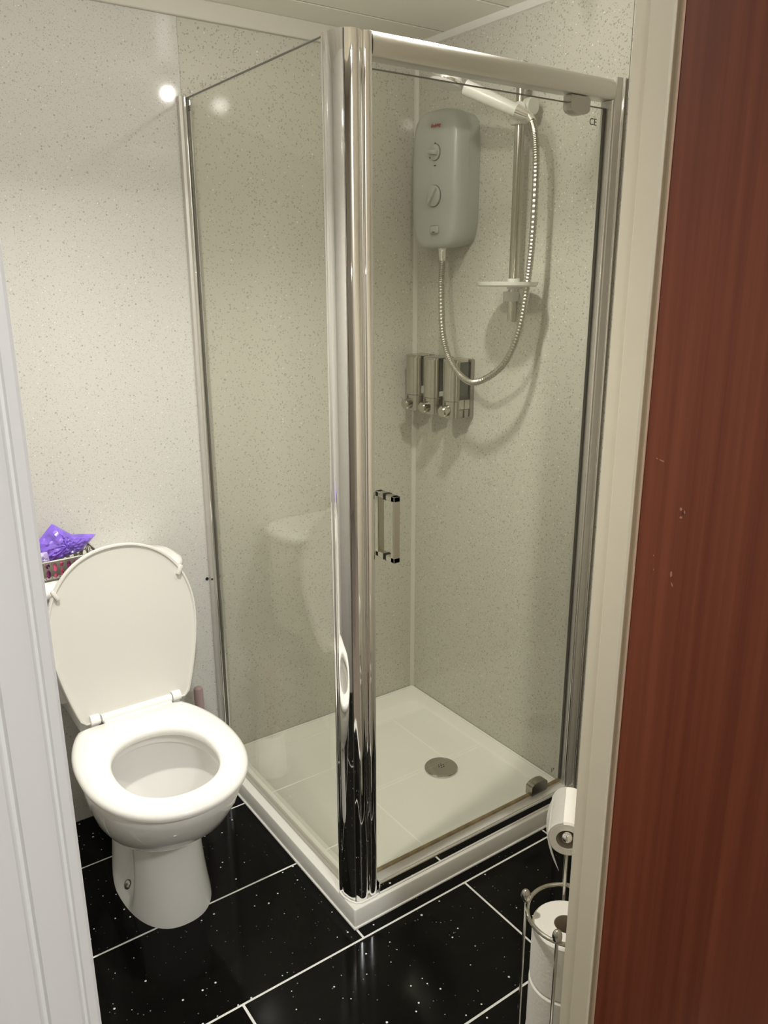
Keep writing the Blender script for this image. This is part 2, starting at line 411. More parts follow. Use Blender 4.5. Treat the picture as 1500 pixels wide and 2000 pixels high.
for i, a in enumerate([(-1.461, 1.227, .0045, .0010, 'scuff', .2), (-1.454, 1.2285, .0022, .0007, 'scuff', .2), (-1.493, 1.175, .0018, .0030, 'scuff', .5), (-1.4955, 1.171, .0020, .0026, 'scuff_dark', 0), (-1.498, 1.173, .0014, .0026, 'scuff', 0), (-1.494, 1.165, .0022, .0018, 'scuff', 0),
                       (-1.489, 1.093, .0020, .0050, 'scuff', .1), (-1.4915, 1.080, .0014, .0042, 'scuff', -.5), (-1.462, 1.109, .0009, .001, 'scuff', 0), (-1.464, 1.091, .0009, .001, 'scuff', 0)]): scuff(*a, seed=i)

# ------------------------------------------------------------------ downlights (above the frame)
names = ['bare round ceiling bulb above the toilet front', 'bare round ceiling bulb between door and right wall']
for (x, y, e, pw, cone), lb in zip(BULBS, names):
    t = thing('ceiling_light', lb, 'ceiling light', (x, y, ZC), 'ceiling bulbs')
    bm = NB(); lathe(bm, (x, y, ZC), [(0.045, 0.0), (0.045, -0.006), (0.030, -0.012), (0.017, -0.014), (0.017, -0.058)], n=32, cap0=False)
    obj('lamp_base', bm, 'white_plastic', t)
    bm = NB(); ball(bm, (x, y, ZC-0.069), 0.0125, 24)
    me_ = M['lens'].copy(); me_.node_tree.nodes['Principled BSDF'].inputs['Emission Strength'].default_value = e
    obj('bulb', bm, me_, t)

# ------------------------------------------------------------------ shower tray
t = thing('shower_tray', 'square white shower tray in the corner under the glass enclosure', 'shower tray', (-W/2, -D/2, 0))
def trayring(x0, x1, y0, y1, r, z): return [(x, y, z) for x, y in rrect(x0, x1, y0, y1, r, 8)]
g = 0.002
bm = NB()
loft(bm, [trayring(-W, -g, -D, -g, 0.004, 0.0), trayring(-W, -g, -D, -g, 0.004, HT-0.004), trayring(-W+0.0015, -g, -D+0.0015, -g, 0.004, HT-0.001), trayring(-W+0.005, -g, -D+0.005, -g, 0.004, HT),
          trayring(-W+0.062, -0.045, -D+0.066, -0.075, 0.03, HT), trayring(-W+0.066, -0.049, -D+0.070, -0.080, 0.03, HT-0.002), trayring(-W+0.084, -0.068, -D+0.088, -0.100, 0.045, HT-0.016),
          trayring(-W+0.10, -0.085, -D+0.104, -0.116, 0.05, HT-0.019), trayring(-0.29, -0.13, -0.50, -0.34, 0.05, HT-0.022)])
obj('basin', bm, 'acrylic', t, 40)
dc = (-0.213, -0.424, HT-0.021)
bm = NB(); lathe(bm, dc, [(0.050, -0.004), (0.050, 0.004), (0.048, 0.0065), (0.044, 0.0075), (0.02, 0.009), (0.004, 0.0095)], n=40)
dcv = obj('drain_cover', bm, 'chrome_dull', t); tag(dcv, 'round chrome drain cover')
for k in range(7):
    a = 2*PI*k/6; rr = 0.0085 if k < 6 else 0
    bm = NB(); lathe(bm, (dc[0]+rr*math.cos(a), dc[1]+rr*math.sin(a), dc[2]+0.0088), [(0.0019, -0.002), (0.0019, 0.0008)], n=10)
    obj('hole', bm, 'black', dcv)
bm = NB(); tube(bm, [(-W-0.001, -0.01, 0.002), (-W-0.001, -D-0.001, 0.002), (-0.01, -D-0.001, 0.002)], 0.0035, 8)
obj('silicone_bead', bm, 'silicone', t)
bm = NB(); tube(bm, [(-W+0.03, -0.004, HT+0.001), (-0.004, -0.004, HT+0.001), (-0.004, -D+0.02, HT+0.001)], 0.0035, 8)
obj('silicone_bead', bm, 'silicone', t)

# ------------------------------------------------------------------ shower enclosure
ZT = 1.841
e = thing('shower_enclosure', 'glass shower enclosure with chrome corner post and pivot door', 'shower enclosure', (-W+0.02, -D+0.02, HT))
# corner post: side half and door half meeting at a seam
tip = (-0.7265, -0.7435)
left = catmull([(-0.7262, -0.7432, 0), (-0.7312, -0.7335, 0), (-0.7352, -0.7210, 0), (-0.7370, -0.7090, 0), (-0.7362, -0.7005, 0)], 6)
left2 = catmull([(-0.7362, -0.6995, 0), (-0.7385, -0.6950, 0), (-0.7375, -0.6880, 0), (-0.7320, -0.6830, 0), (-0.7230, -0.6820, 0)], 5)
pl = [(p.x, p.y) for p in left] + [(p.x, p.y) for p in left2] + [(-0.700, -0.6830), (-0.700, -0.7180), (-0.7240, -0.7420)]
bm = NB(); prism(bm, pl, HT, ZT); post = obj('corner_post', bm, 'chrome', e, 28)
tag(post, 'tall polished chrome corner post')
r1 = catmull([(-0.7252, -0.7440, 0), (-0.7160, -0.7500, 0), (-0.7060, -0.7520, 0), (-0.6980, -0.7500, 0), (-0.6935, -0.7455, 0)], 6)
r2 = catmull([(-0.6925, -0.7455, 0), (-0.6880, -0.7500, 0), (-0.6800, -0.7515, 0), (-0.6720, -0.7490, 0), (-0.6680, -0.7430, 0), (-0.6670, -0.7360, 0)], 6)
pr = [(p.x, p.y) for p in r1] + [(p.x, p.y) for p in r2] + [(-0.6670, -0.7120), (-0.6990, -0.7120), (-0.6990, -0.7180), (-0.7232, -0.7420)]
bm = NB(); prism(bm, pr, HT, ZT); obj('post_cover', bm, 'chrome', e, 28)
bm = NB(); prism(bm, [(-0.7275, -0.7425), (-0.7240, -0.7400), (-0.7225, -0.7410), (-0.7255, -0.7430)], HT+0.001, ZT-0.001); obj('post_seam', bm, 'seal', e)
bm = NB(); tube(bm, [(-0.7330, -0.685, HT+0.001), (-0.7400, -0.697, HT+0.001), (-0.7400, -0.715, HT+0.001), (-0.7350, -0.734, HT+0.001), (-0.7275, -0.7465, HT+0.001), (-0.715, -0.7530, HT+0.001), (-0.700, -0.7535, HT+0.001), (-0.680, -0.7540, HT+0.001), (-0.668, -0.7500, HT+0.001)], 0.0028, 8)
obj('silicone_bead', bm, 'silicone', e)
# side panel: glass, wall profile
XS = -0.713
sg = obj('side_glass', B(XS-0.003, XS+0.003, -0.690, -0.020, HT+0.006, 1.848), 'glass', e); tag(sg, 'clear fixed side pane')
obj('glass_edge_seal', B(XS-0.0042, XS+0.0042, -0.0310, -0.0285, HT+0.006, 1.846), 'seal', sg)
obj('top_edge', B(XS-0.0031, XS+0.0031, -0.690, -0.022, 1.8470, 1.8484), 'heater_seam', sg)
bm = NB(); prism(bm, [(-0.729, -0.0035), (-0.7300, -0.010), (-0.7285, -0.016), (-0.7220, -0.018), (-0.7205, -0.026), (-0.7175, -0.0285), (-0.7165, -0.006), (-0.7095, -0.006), (-0.7085, -0.0285), (-0.7055, -0.026), (-0.704, -0.018), (-0.698, -0.016), (-0.697, -0.0035)], HT, 1.853)
wp = obj('wall_profile', bm, 'alu', e, 30)
for dxh, zz in ((-0.7352, 0.619), ):
    bm = NB(); lathe(bm, (dxh, -0.0032, zz), [(0.0048, 0.0), (0.0048, -0.0006)], axis=(0, 1, 0), n=14); obj('screw_hole', bm, 'black', wp)
bm = NB(); lathe(bm, (-0.7255, -0.0168, 0.620), [(0.003, 0.004), (0.003, -0.0008)], axis=(0, 1, 0), n=12); obj('screw_hole', bm, 'black', wp)
bm = NB(); box(bm, XS-0.008, XS+0.008, -0.690, -0.012, HT, HT+0.006, 0.001, 1); obj('bottom_strip', bm, 'alu', e)
# header rail
hp = [(-0.7100, 1.8050), (-0.7430, 1.8050), (-0.7465, 1.8085), (-0.7480, 1.8180), (-0.7480, 1.8280), (-0.7460, 1.8380), (-0.7410, 1.8440), (-0.7330, 1.8475), (-0.7100, 1.8480)]
bm = NB(); loft(bm, [[(x, y, z) for y, z in hp] for x in (-0.668, -0.030)]); hd = obj('header_rail', bm, 'alu_worn', e, 40); tag(hd, 'satin aluminium top rail')
# wall side profile of door opening
prf = [(-0.0025, -0.7130), (-0.0025, -0.7520), (-0.0080, -0.7530), (-0.0100, -0.7490), (-0.0200, -0.7485), (-0.0280, -0.7480), (-0.0300, -0.7450), (-0.0300, -0.7400), (-0.0260, -0.7360), (-0.0260, -0.7130)]
bm = NB(); prism(bm, prf, HT, 1.850); obj('wall_profile', bm, 'alu', e, 25)
bm = NB(); prism(bm, [(-0.0270, -0.7150), (-0.0270, -0.7400), (-0.0340, -0.7420), (-0.0370, -0.7390), (-0.0370, -0.7150)], HT+0.004, 1.804); obj('door_jamb_strip', bm, 'alu', e, 25)
bm = NB(); tube(bm, [(-0.0335, -0.7430, HT+0.034), (-0.0335, -0.7430, 1.804)], 0.0030, 14); obj('glazing_bead', bm, 'chrome', e)  # thin chrome strips, added to catch the flash as eye-level glints
bm = NB(); tube(bm, [(-0.0085, -0.7525, HT+0.002), (-0.0085, -0.7525, 1.849)], 0.0022, 12); obj('glazing_bead', bm, 'chrome', e)
for bx in (-0.7190, -0.7070):  # same added glint catchers, either side of the fixed pane
    bm = NB(); tube(bm, [(bx, -0.0290, HT+0.007), (bx, -0.0290, 1.852)], 0.0028, 14); obj('glazing_bead', bm, 'chrome', e)
# threshold rail
tp = [(-0.7080, HT), (-0.7535, HT), (-0.7547, HT+0.002), (-0.7547, HT+0.0035), (-0.7547, HT+0.0255), (-0.7547, HT+0.0265), (-0.7537, HT+0.0292), (-0.7510, HT+0.0310), (-0.7400, HT+0.0310), (-0.7080, HT+0.0310)]
bm = NB(); loft(bm, [[(x, y, z) for y, z in tp] for x in (-0.6665, -0.006)]); th = obj('threshold_rail', bm, 'chrome', e, 40)
obj('sill_strip', B(-0.6660, -0.036, -0.7490, -0.7100, HT+0.0308, HT+0.0335, 0.0006, 1), 'seat', th)
# pivot door
YD = -0.728
dg_ = obj('shower_door', B(-0.660, -0.0400, YD-0.003, YD+0.003, 0.0980, 1.789), 'glass', e); tag(dg_, 'clear pivot door pane')
obj('bottom_seal', B(-0.6600, -0.0400, YD-0.0040, YD+0.0040, 0.0905, 0.0980, 0.0008, 1), 'rust_seal', dg_)
obj('edge_seal', B(-0.0412, -0.0398, YD-0.0040, YD+0.0040, 0.0980, 1.789), 'seal', dg_)
obj('top_edge', B(-0.660, -0.0415, YD-0.0031, YD+0.0031, 1.7882, 1.7895), 'heater_seam', dg_)
obj('edge_seal', B(-0.6630, -0.6595, YD-0.0045, YD+0.0045, 0.0900, 1.789, 0.0006, 1), 'seal_clear', dg_)
def pivot(zc, up):
    bm = NB(); s = 1 if up else -1
    out = [(-0.158, 0.016*s), (-0.103, 0.016*s), (-0.099, 0.012*s), (-0.099, -0.008*s)] + [(-0.1285+0.0295*math.cos(a), -0.008*s - 0.012*s*math.sin(a)) for a in [PI*k/8 for k in range(1, 8)]] + [(-0.158, -0.008*s)]
    loft(bm, [[(x, YD-0.0115, zc+z) for x, z in out], [(x, YD+0.0115, zc+z) for x, z in out]])
    p = obj('pivot_block', bm, 'hinge_metal', dg_, 30)
    bm = NB(); lathe(bm, (-0.128, YD, zc+0.016*s), [(0.0055, -0.002*s), (0.0055, 0.0125*s)], n=14); obj('pivot_pin', bm, 'chrome', p)
pivot(1.787, True); pivot(0.1100, False)
# D handle, outside and inside
bm = NB()
hx0, hx1, hz0, hz1 = -0.633, -0.617, 0.866, 1.009
for s in (-1, 1):
    y0 = YD + s*0.0042; y1 = YD + s*0.034
    lo, hi = min(y0, y1), max(y0, y1)
    box(bm, hx0, hx1, lo, hi, hz1-0.012, hz1, 0.0015, 1)
    box(bm, hx0, hx1, lo, hi, hz0, hz0+0.012, 0.0015, 1)
    box(bm, hx0, hx1, min(y1, y1-s*0.012), max(y1, y1-s*0.012), hz0, hz1, 0.0015, 1)
hh = obj('door_handle', bm, 'steel', dg_); tag(hh, 'squared chrome pull handle')
for z in (hz1-0.006, hz0+0.006):
    for s in (-1, 1): obj('washer', B(hx0-0.0005, hx1+0.0005, YD+s*0.0036-0.0008, YD+s*0.0036+0.0008, z-0.0068, z+0.0068), 'seal', hh)
text_mesh('CE', 0.020, (-0.078, YD-0.0034, 1.758), FACE_NY, dg_, 'glass_mark', 'print')
text_mesh('37', 0.013, (-0.074, YD-0.0034, 0.139), FACE_NY, dg_, 'glass_mark', 'print')
text_mesh('CE', 0.016, (XS-0.0034, -0.046, 1.822), FACE_NX, sg, 'glass_mark', 'print')

# ------------------------------------------------------------------ electric shower unit
t = thing('electric_shower', 'pale grey electric shower unit with two dials on the right wall', 'shower unit', (0, -0.195, 1.512))
def sq(yc, zc, hw, hh, n=48, ex=5.0, bow=0.0, arch=0.0):
    out = []
    for k in range(n):
        a = 2*PI*k/n; c, s = math.cos(a), math.sin(a)
        u = hw*math.copysign(abs(c)**(2/ex), c); v = hh*math.copysign(abs(s)**(2/ex), s)
        u *= 1 + bow*(1-(v/hh)**2); v *= 1 + arch*(1-(u/hw)**2)
        out.append((yc+u, zc+v))
    return out
def wallring(x, *a, **k): return [(x, y, z) for y, z in sq(*a, **k)]
hy, hz = -0.186, 1.688
bm = NB(); loft(bm, [wallring(-0.001, hy, hz, 0.094, 0.170), wallring(-0.030, hy, hz, 0.096, 0.173), wallring(-0.040, hy, hz, 0.0965, 0.1735)])
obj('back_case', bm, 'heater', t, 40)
bm = NB(); loft(bm, [wallring(-0.0395, hy, hz, 0.0950, 0.172), wallring(-0.0415, hy, hz, 0.0950, 0.172)])
obj('seam', bm, 'heater_seam', t)
bm = NB(); loft(bm, [wallring(-0.041, hy, hz, 0.0975, 0.1745), wallring(-0.066, hy, hz, 0.0970, 0.1745, bow=.01, arch=.01), wallring(-0.078, hy, hz, 0.0940, 0.172, bow=.02, arch=.02), wallring(-0.0855, hy, hz, 0.0885, 0.167, ex=4.6, bow=.02, arch=.02), wallring(-0.0885, hy, hz, 0.078, 0.157, ex=4.4), wallring(-0.0905, hy, hz, 0.050, 0.120, ex=3.8), wallring(-0.0910, hy, hz, 0.012, 0.05, ex=3)])
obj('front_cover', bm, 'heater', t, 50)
def dial(yc, zc, r, ang):
    bm = NB(); lathe(bm, (-0.0905, yc, zc), [(r+0.0015, 0.002), (r+0.0015, -0.0022)], axis=(1, 0, 0), n=32)
    rg = obj('dial_ring', bm, 'heater_seam', t)
    bm = NB(); lathe(bm, (-0.0905, yc, zc), [(r, 0.0), (r, -0.005), (r-0.002, -0.0065), (r*0.5, -0.007)], axis=(1, 0, 0), n=32)
    dl = obj('dial', bm, 'heater', t)
    bm = NB(); box(bm, -0.107, -0.095, -r*0.95, r*0.95, -0.0055, 0.0055, 0.003, 2)
    bm.transform(Matrix.Translation((0, yc, zc)) @ Matrix.Rotation(ang, 4, 'X')); obj('dial_grip', bm, 'heater', dl)
dial(-0.202, 1.757, 0.020, math.radians(8)); dial(-0.200, 1.648, 0.027, math.radians(-52))
bm = NB(); box(bm, -0.0960, -0.088, -0.222, -0.186, 1.550, 1.572, 0.006, 3); obj('start_button', bm, 'heater', t)
lg = text_mesh('Redring', 0.0125, (-0.0925, -0.2025, 1.823), Matrix.Rotation(math.radians(0), 3, 'X') @ FACE_NX, t, 'red_logo', 'red_print', 0.0006, shear=0.25); tag(lg, 'small red maker logo')
for y, z in ((-0.202, 1.779), (-0.180, 1.746)): 
    bm = NB(); ball(bm, (-0.092, y, z), 0.0022, 8); obj('dial_mark', bm, 'print', t)
bm = NB(); prism(bm, [(-0.006, -0.003), (0.006, -0.003), (0.0, -0.0055)], 0, 0.001); bm.transform(Matrix.Translation((-0.0922, -0.202, 1.728)) @ FACE_NX.to_4x4()); obj('print_mark', bm, 'print', t)
bm = NB(); box(bm, -0.0968, -0.0955, -0.209, -0.199, 1.5535, 1.5555); obj('print_mark', bm, 'print', t)
bm = NB(); lathe(bm, (-0.058, -0.199, 1.516), [(0.0125, 0.004), (0.0125, -0.008), (0.0110, -0.010), (0.0110, -0.028), (0.0092, -0.030), (0.0092, -0.036)], n=20); obj('outlet', bm, 'chrome', t)

# hose
hs = thing('shower_hose', 'ribbed chrome shower hose looping below the electric shower', 'shower hose', (-0.07, -0.36, 1.16))
hpts = catmull([(-0.058, -0.199, 1.482), (-0.062, -0.201, 1.41), (-0.085, -0.24, 1.286), (-0.097, -0.29, 1.212), (-0.1, -0.36, 1.167), (-0.1, -0.422, 1.171), (-0.095, -0.503, 1.223), (-0.09, -0.547, 1.314), (-0.085, -0.562, 1.425), (-0.082, -0.569, 1.532), (-0.08, -0.568, 1.68), (-0.08, -0.56, 1.753), (-0.08, -0.548, 1.785)], 40)
bm = NB(); tube(bm, hpts, [0.0088 if i % 3 else 0.0074 for i in range(len(hpts))], 10); obj('ribbed_hose', bm, 'hose', hs, 30)
bm = NB(); tube(bm, [hpts[-1], hpts[-1]+Vector((-0.001, 0.009, 0.012))], [0.0100, 0.0105], 14); obj('hose_nut', bm, 'chrome', hs)

# riser rail
rl = thing('riser_rail', 'chrome riser rail with clear soap dish beside the hose', 'shower rail', (-0.06, -0.488, 1.32))
RX, RY = -0.042, -0.469
bm = NB(); tube(bm, [(RX, RY, 1.324), (RX, RY, 1.93)], 0.0125, 20); obj('rail', bm, 'steel', rl)
bm = NB(); tube(bm, [(-0.001, RY, 1.388), (-0.018, RY, 1.388), (-0.034, RY, 1.388)], [0.022, 0.020, 0.018], 20)
tube(bm, [(RX-0.003, RY+0.003, 1.376), (RX-0.003, RY+0.003, 1.400)], 0.021, 20); obj('wall_bracket', bm, 'frosted', rl)
bm = NB(); tube(bm, [(-0.001, RY, 1.905), (-0.018, RY, 1.905), (-0.034, RY, 1.905)], [0.022, 0.020, 0.018], 20); tube(bm, [(RX, RY, 1.89), (RX, RY, 1.922)], 0.0165, 20); obj('wall_bracket', bm, 'white_plastic', rl)
# soap dish: shallow oval tray with a collar round the rail
def oval(cx, cy, a, b, z, n=36): return [(cx+a*math.cos(2*PI*k/n), cy+b*math.sin(2*PI*k/n), z) for k in range(n)]
cx, cy = -0.082, -0.486
bm = NB(); loft(bm, [oval(cx, cy, .052, .086, 1.4125), oval(cx, cy, .058, .092, 1.4165), oval(cx, cy, .060, .094, 1.4240), oval(cx, cy, .0575, .0915, 1.4240), oval(cx, cy, .054, .088, 1.4175)]); obj('soap_dish', bm, 'frosted', rl)
bm = NB(); lathe(bm, (RX, RY, 1.418), [(0.0165, -0.012), (0.0165, 0.014), (0.0125, 0.014)], n=20); obj('dish_collar', bm, 'frosted', rl)
# slider
bm = NB(); lathe(bm, (RX-0.004, RY, 1.822), [(0.0195, -0.030), (0.0225, -0.024), (0.0235, 0.004), (0.019, 0.016)], n=24)
tube(bm, [(RX-0.010, RY, 1.822), (RX-0.034, RY-0.030, 1.822)], [0.019, 0.015], 16); sl = obj('slider', bm, 'white_plastic', rl)
bm = NB(); lathe(bm, (RX+0.002, RY-0.022, 1.828), [(0.021, 0.0), (0.021, -0.016), (0.018, -0.020)], axis=(0, 1, 0), n=22); obj('slider_knob', bm, 'frosted', sl)
# handset
ht = thing('shower_handset', 'white shower handset held at the top of the rail', 'shower head', (-0.09, -0.50, 1.83))
base = hpts[-1] + Vector((-0.001, 0.009, 0.012))
head = Vector((-0.200, -0.379, 1.889))
dv = (head-base).normalized()
hpt = [base, base+dv*0.03, base+dv*0.075, base+dv*0.12, head]
bm = NB(); tube(bm, [base-dv*0.004, base+dv*0.034], [0.0095, 0.0145], 18); obj('chrome_collar', bm, 'chrome', ht)
bm = NB(); tube(bm, [base+dv*0.032, base+dv*0.07, base+dv*0.12, base+dv*0.17], [0.0140, 0.0155, 0.0165, 0.018], 18); obj('handle', bm, 'white_plastic', ht)
ax = Vector((-0.25, 0.15, -0.95)).normalized()
bm = NB(); lathe(bm, head, [(0.012, -0.022), (0.030, -0.014), (0.040, 0.0), (0.041, 0.010), (0.037, 0.014), (0.010, 0.015)], axis=ax, n=28); obj('spray_head', bm, 'white_plastic', ht)
bm = NB(); lathe(bm, head, [(0.0416, 0.002), (0.0422, 0.005), (0.0416, 0.009)], axis=ax, n=28, cap0=False, cap1=False); obj('chrome_band', bm, 'chrome', ht)

# ------------------------------------------------------------------ soap dispensers
def dispenser(yc, label, liquid, lm):
    t = thing('soap_dispenser', label, 'soap dispenser', (0, yc, 1.042), 'chrome wall soap dispensers')
    z0, z1 = 1.044, 1.212; h = 0.034
    obj('back_plate', B(-0.016, -0.001, yc-h, yc+h, z0, z1, 0.003, 2), 'steel_dark', t)
    def pr(x0, x1, hw, r, z): return [(x, y, z) for x, y in rrect(x0, x1, yc-hw, yc+hw, r, 5)]
    bm = NB(); loft(bm, [pr(-0.060, -0.014, h-0.003, 0.012, 1.098), pr(-0.060, -0.014, h-0.003, 0.012, 1.205)]); obj('chamber', bm, 'soap_glass', t)
    bm = NB(); loft(bm, [pr(-0.0605, -0.0138, h-0.0025, 0.012, 1.0985), pr(-0.0605, -0.0138, h-0.0025, 0.012, 1.0985+liquid)]); obj('soap_level', bm, lm, t)
    bm = NB(); loft(bm, [pr(-0.072, -0.014, h, 0.018, 1.205), pr(-0.072, -0.014, h, 0.018, 1.210), pr(-0.069, -0.014, h-0.003, 0.017, 1.212)]); obj('top_cap', bm, 'steel', t)
    # rounded front cover strip
    fr = [(-0.056, yc-h), (-0.063, yc-h+0.002)] + [(-0.056-0.020*math.sin(a), yc-h*0.86*math.cos(a)) for a in [PI*k/12 for k in range(1, 12)]] + [(-0.063, yc+h-0.002), (-0.056, yc+h)]
    bm = NB(); prism(bm, fr, 1.094, 1.205); obj('front_cover', bm, 'steel', t, 40)
    bm = NB(); prism(bm, fr, 1.046, 1.0925); obj('lower_front', bm, 'steel', t, 40)
    obj('pump_body', B(-0.057, -0.015, yc-h+0.001, yc+h-0.001, 1.070, 1.098, 0.002, 2), 'steel', t)
    obj('pump_base', B(-0.057, -0.015, yc-h+0.003, yc+h-0.003, 1.047, 1.0695, 0.002, 2), 'steel_dark', t)
    obj('side_gap', B(-0.0375, -0.0355, yc-h+0.0006, yc+h-0.0006, 1.046, 1.098), 'seal', t)
    obj('level_mark', B(-0.0775, -0.070, yc+0.006, yc+0.009, 1.080, 1.090), 'seal', t)
    bm = NB(); tube(bm, [(-0.068, yc, 1.068), (-0.092, yc, 1.064), (-0.095, yc, 1.0635)], [0.0165, 0.0165, 0.0140], 24); obj('push_button', bm, 'steel', t)
dispenser(-0.072, 'chrome wall soap dispenser nearest the shower corner', 0.022, 'soap')
dispenser(-0.158, 'chrome wall soap dispenser in the middle of three', 0.014, 'soap')
dispenser(-0.250, 'chrome wall soap dispenser behind the hose loop, farthest from corner', 0.012, 'soap_dark')

# ------------------------------------------------------------------ toilet
TX = -1.060
t = thing('toilet', 'white close-coupled toilet with raised lid and seat down', 'toilet', (TX, -0.35, 0))
def egg(cx, yb, yfr, hwb, hw, ym, ex=2.15, pw=1.9, n=24):
    """plan outline: back edge at yb, widest at ym, front at yfr (negative y is the front)"""
    right = []
    for k in range(n+1):
        s = k/n; y = yb + (ym-yb)*s
        right.append((hw-(hw-hwb)*(1-s)**pw, y))
    for k in range(1, n+1):
        a = PI/2*k/n
        right.append((hw*abs(math.cos(a))**(2/ex), ym + (yfr-ym)*abs(math.sin(a))**(2/ex)))
    return [(cx+u, y) for u, y in right] + [(cx-u, y) for u, y in right[-2::-1]]
NP = 96
def er(z, cxy, *a, **k): return [(x, y, z) for x, y in polar(egg(*a, **k), cxy[0], cxy[1], NP)]
# pan: outside and inside in one skin
def ped(z, hw, hwb, yb, yfr, ym, sc):
    pts = polar(egg(TX+0.012, yb, yfr, hwb, hw, ym, 2.4, 1.5), TX+0.012, -0.34, NP)
    out = []
    for x, y in pts:
        u = x-(TX+0.012); a_ = min(1, max(0, (y+0.425)/0.035)); a_ = a_*a_*(3-2*a_); b_ = min(1, max(0, (-0.19-y)/0.13)); b_ = b_*b_*(3-2*b_); f = 1 - 1.15*sc*a_*b_
        out.append((TX+0.012+u*f, y, z))
    return out
c0 = (TX, -0.46)
rings = [ped(0.0, 0.104, 0.070, -0.185, -0.525, -0.33, 0.0), ped(0.012, 0.103, 0.070, -0.185, -0.524, -0.33, 0.04), ped(0.05, 0.097, 0.066, -0.18, -0.517, -0.34, 0.22), ped(0.10, 0.090, 0.064, -0.17, -0.508, -0.36, 0.34),
         ped(0.15, 0.086, 0.062, -0.165, -0.500, -0.37, 0.34), ped(0.197, 0.085, 0.062, -0.16, -0.495, -0.38, 0.26), ped(0.211, 0.087, 0.064, -0.16, -0.497, -0.38, 0.15)]
def bo(z, hw, hwb, yb, yfr, ym): return er(z, (TX, -0.40), TX, yb, yfr, hwb, hw, ym, 2.1, 1.9)
rings += [bo(0.214, 0.094, 0.066, -0.16, -0.507, -0.39), bo(0.230, 0.108, 0.07, -0.17, -0.540, -0.40), bo(0.262, 0.128, 0.08, -0.19, -0.590, -0.43), bo(0.30, 0.146, 0.09, -0.21, -0.634, -0.45), bo(0.34, 0.158, 0.105, -0.23, -0.664, -0.46), bo(0.375, 0.164, 0.115, -0.25, -0.680, -0.47), bo(0.392, 0.165, 0.12, -0.255, -0.684, -0.47), bo(0.400, 0.162, 0.118, -0.258, -0.681, -0.47), bo(0.402, 0.158, 0.115, -0.262, -0.677, -0.47)]
def ell(cx, cy, a, b, ex=2.2):
    o_ = []
    for k in range(NP):
        an = 2*PI*k/NP; c_, s_ = math.cos(an), math.sin(an); r_ = (abs(c_/a)**ex + abs(s_/b)**ex)**(-1/ex)
        o_.append((cx+r_*c_, cy+r_*s_))
    return o_
def inn(z, hw, yb, yfr): return [(x, y, z) for x, y in ell(TX, (yb+yfr)/2, hw, abs(yb-yfr)/2)]
rings += [inn(0.402, 0.122, -0.330, -0.642), inn(0.396, 0.118, -0.334, -0.638), inn(0.372, 0.117, -0.335, -0.637), inn(0.366, 0.126, -0.322, -0.645), inn(0.340, 0.122, -0.330, -0.640), inn(0.290, 0.103, -0.350, -0.610), inn(0.240, 0.078, -0.370, -0.560), inn(0.205, 0.060, -0.375, -0.505), inn(0.16, 0.045, -0.38, -0.47)]
bm = NB(); loft(bm, rings); obj('pan', bm, 'ceramic', t, 42)
bm = NB(); loft(bm, [[(x, y, 0.198) for x, y, z in inn(0.2, 0.056, -0.377, -0.498)], [(x, y, 0.200) for x, y, z in inn(0.2, 0.057, -0.377, -0.499)]]); obj('water', bm, 'water', t)
# shelf under the cistern and soil outlet
bm = NB(); loft(bm, [[(x, y, z) for x, y in rrect(TX-hw, TX+hw, -0.235, -0.012, 0.03, 6)] for z, hw in ((0.27, 0.06), (0.33, 0.085), (0.385, 0.105), (0.436, 0.105), (0.441, 0.10))]); obj('cistern_shelf', bm, 'ceramic', t)
bm = NB(); tube(bm, [(TX-0.014, -0.19, 0.085), (TX-0.014, -0.004, 0.085)], 0.046, 24); tube(bm, [(TX-0.014, -0.190, 0.085), (TX-0.014, -0.145, 0.085)], 0.056, 24); obj('waste_pipe', bm, 'white_plastic', t)
for s in (-1,):
    bp = Vector((-1.1315, -0.360, 0.0330)); ax = Vector((-0.80, -0.18, 0.57))
    bm = NB(); lathe(bm, bp, [(0.0115, -0.03), (0.0115, 0.0020)], axis=ax, n=20); bc = obj('floor_bolt', bm, 'seal', t)
    bm = NB(); lathe(bm, bp, [(0.0092, 0.0), (0.0092, 0.0030), (0.0070, 0.0042)], axis=ax, n=20); bd = obj('bolt_cap', bm, 'chrome_dull', bc)
    bm = NB(); lathe(bm, bp, [(0.0028, 0.0), (0.0028, 0.0050)], axis=ax, n=12); obj('bolt_centre', bm, 'heater_seam', bc)
# seat ring
SC = (TX-0.001, -0.50)
def so(z, d): return [(x, y, z) for x, y in polar(egg(TX-0.001, -0.282-d*0.4, -0.706+d, 0.130-d, 0.1755-d, -0.475, 2.15, 2.3), SC[0], SC[1], NP)]
def si(z, d): return [(x, y, z) for x, y in polar(ell(TX-0.003, -0.510, 0.107+d, 0.133+d), SC[0], SC[1], NP)]
rings = [si(0.411, 0.004), si(0.418, 0.0), si(0.427, 0.001), si(0.4325, 0.005), si(0.435, 0.012)]
oa = [so(0.4345, 0.020), so(0.4315, 0.010), so(0.4265, 0.003), so(0.420, 0.0), so(0.413, 0.002), so(0.410, 0.010)]
rr = rings + oa
bm = NB(); vs = [[bm.verts.new(p) for p in r] for r in rr]
for a, b in zip(vs, vs[1:] + vs[:1]):
    for i in range(NP): bm.faces.new((a[i], a[(i+1) % NP], b[(i+1) % NP], b[i]))
st = obj('seat', bm, 'seat', t, 50); tag(st, 'white toilet seat ring')
for x, y in ((-0.12, -0.60), (0.12, -0.60), (-0.135, -0.36), (0.135, -0.36)): obj('seat_buffer', B(TX+x-0.008, TX+x+0.008, y-0.012, y+0.012, 0.4015, 0.413, 0.002, 1), 'seat', st)
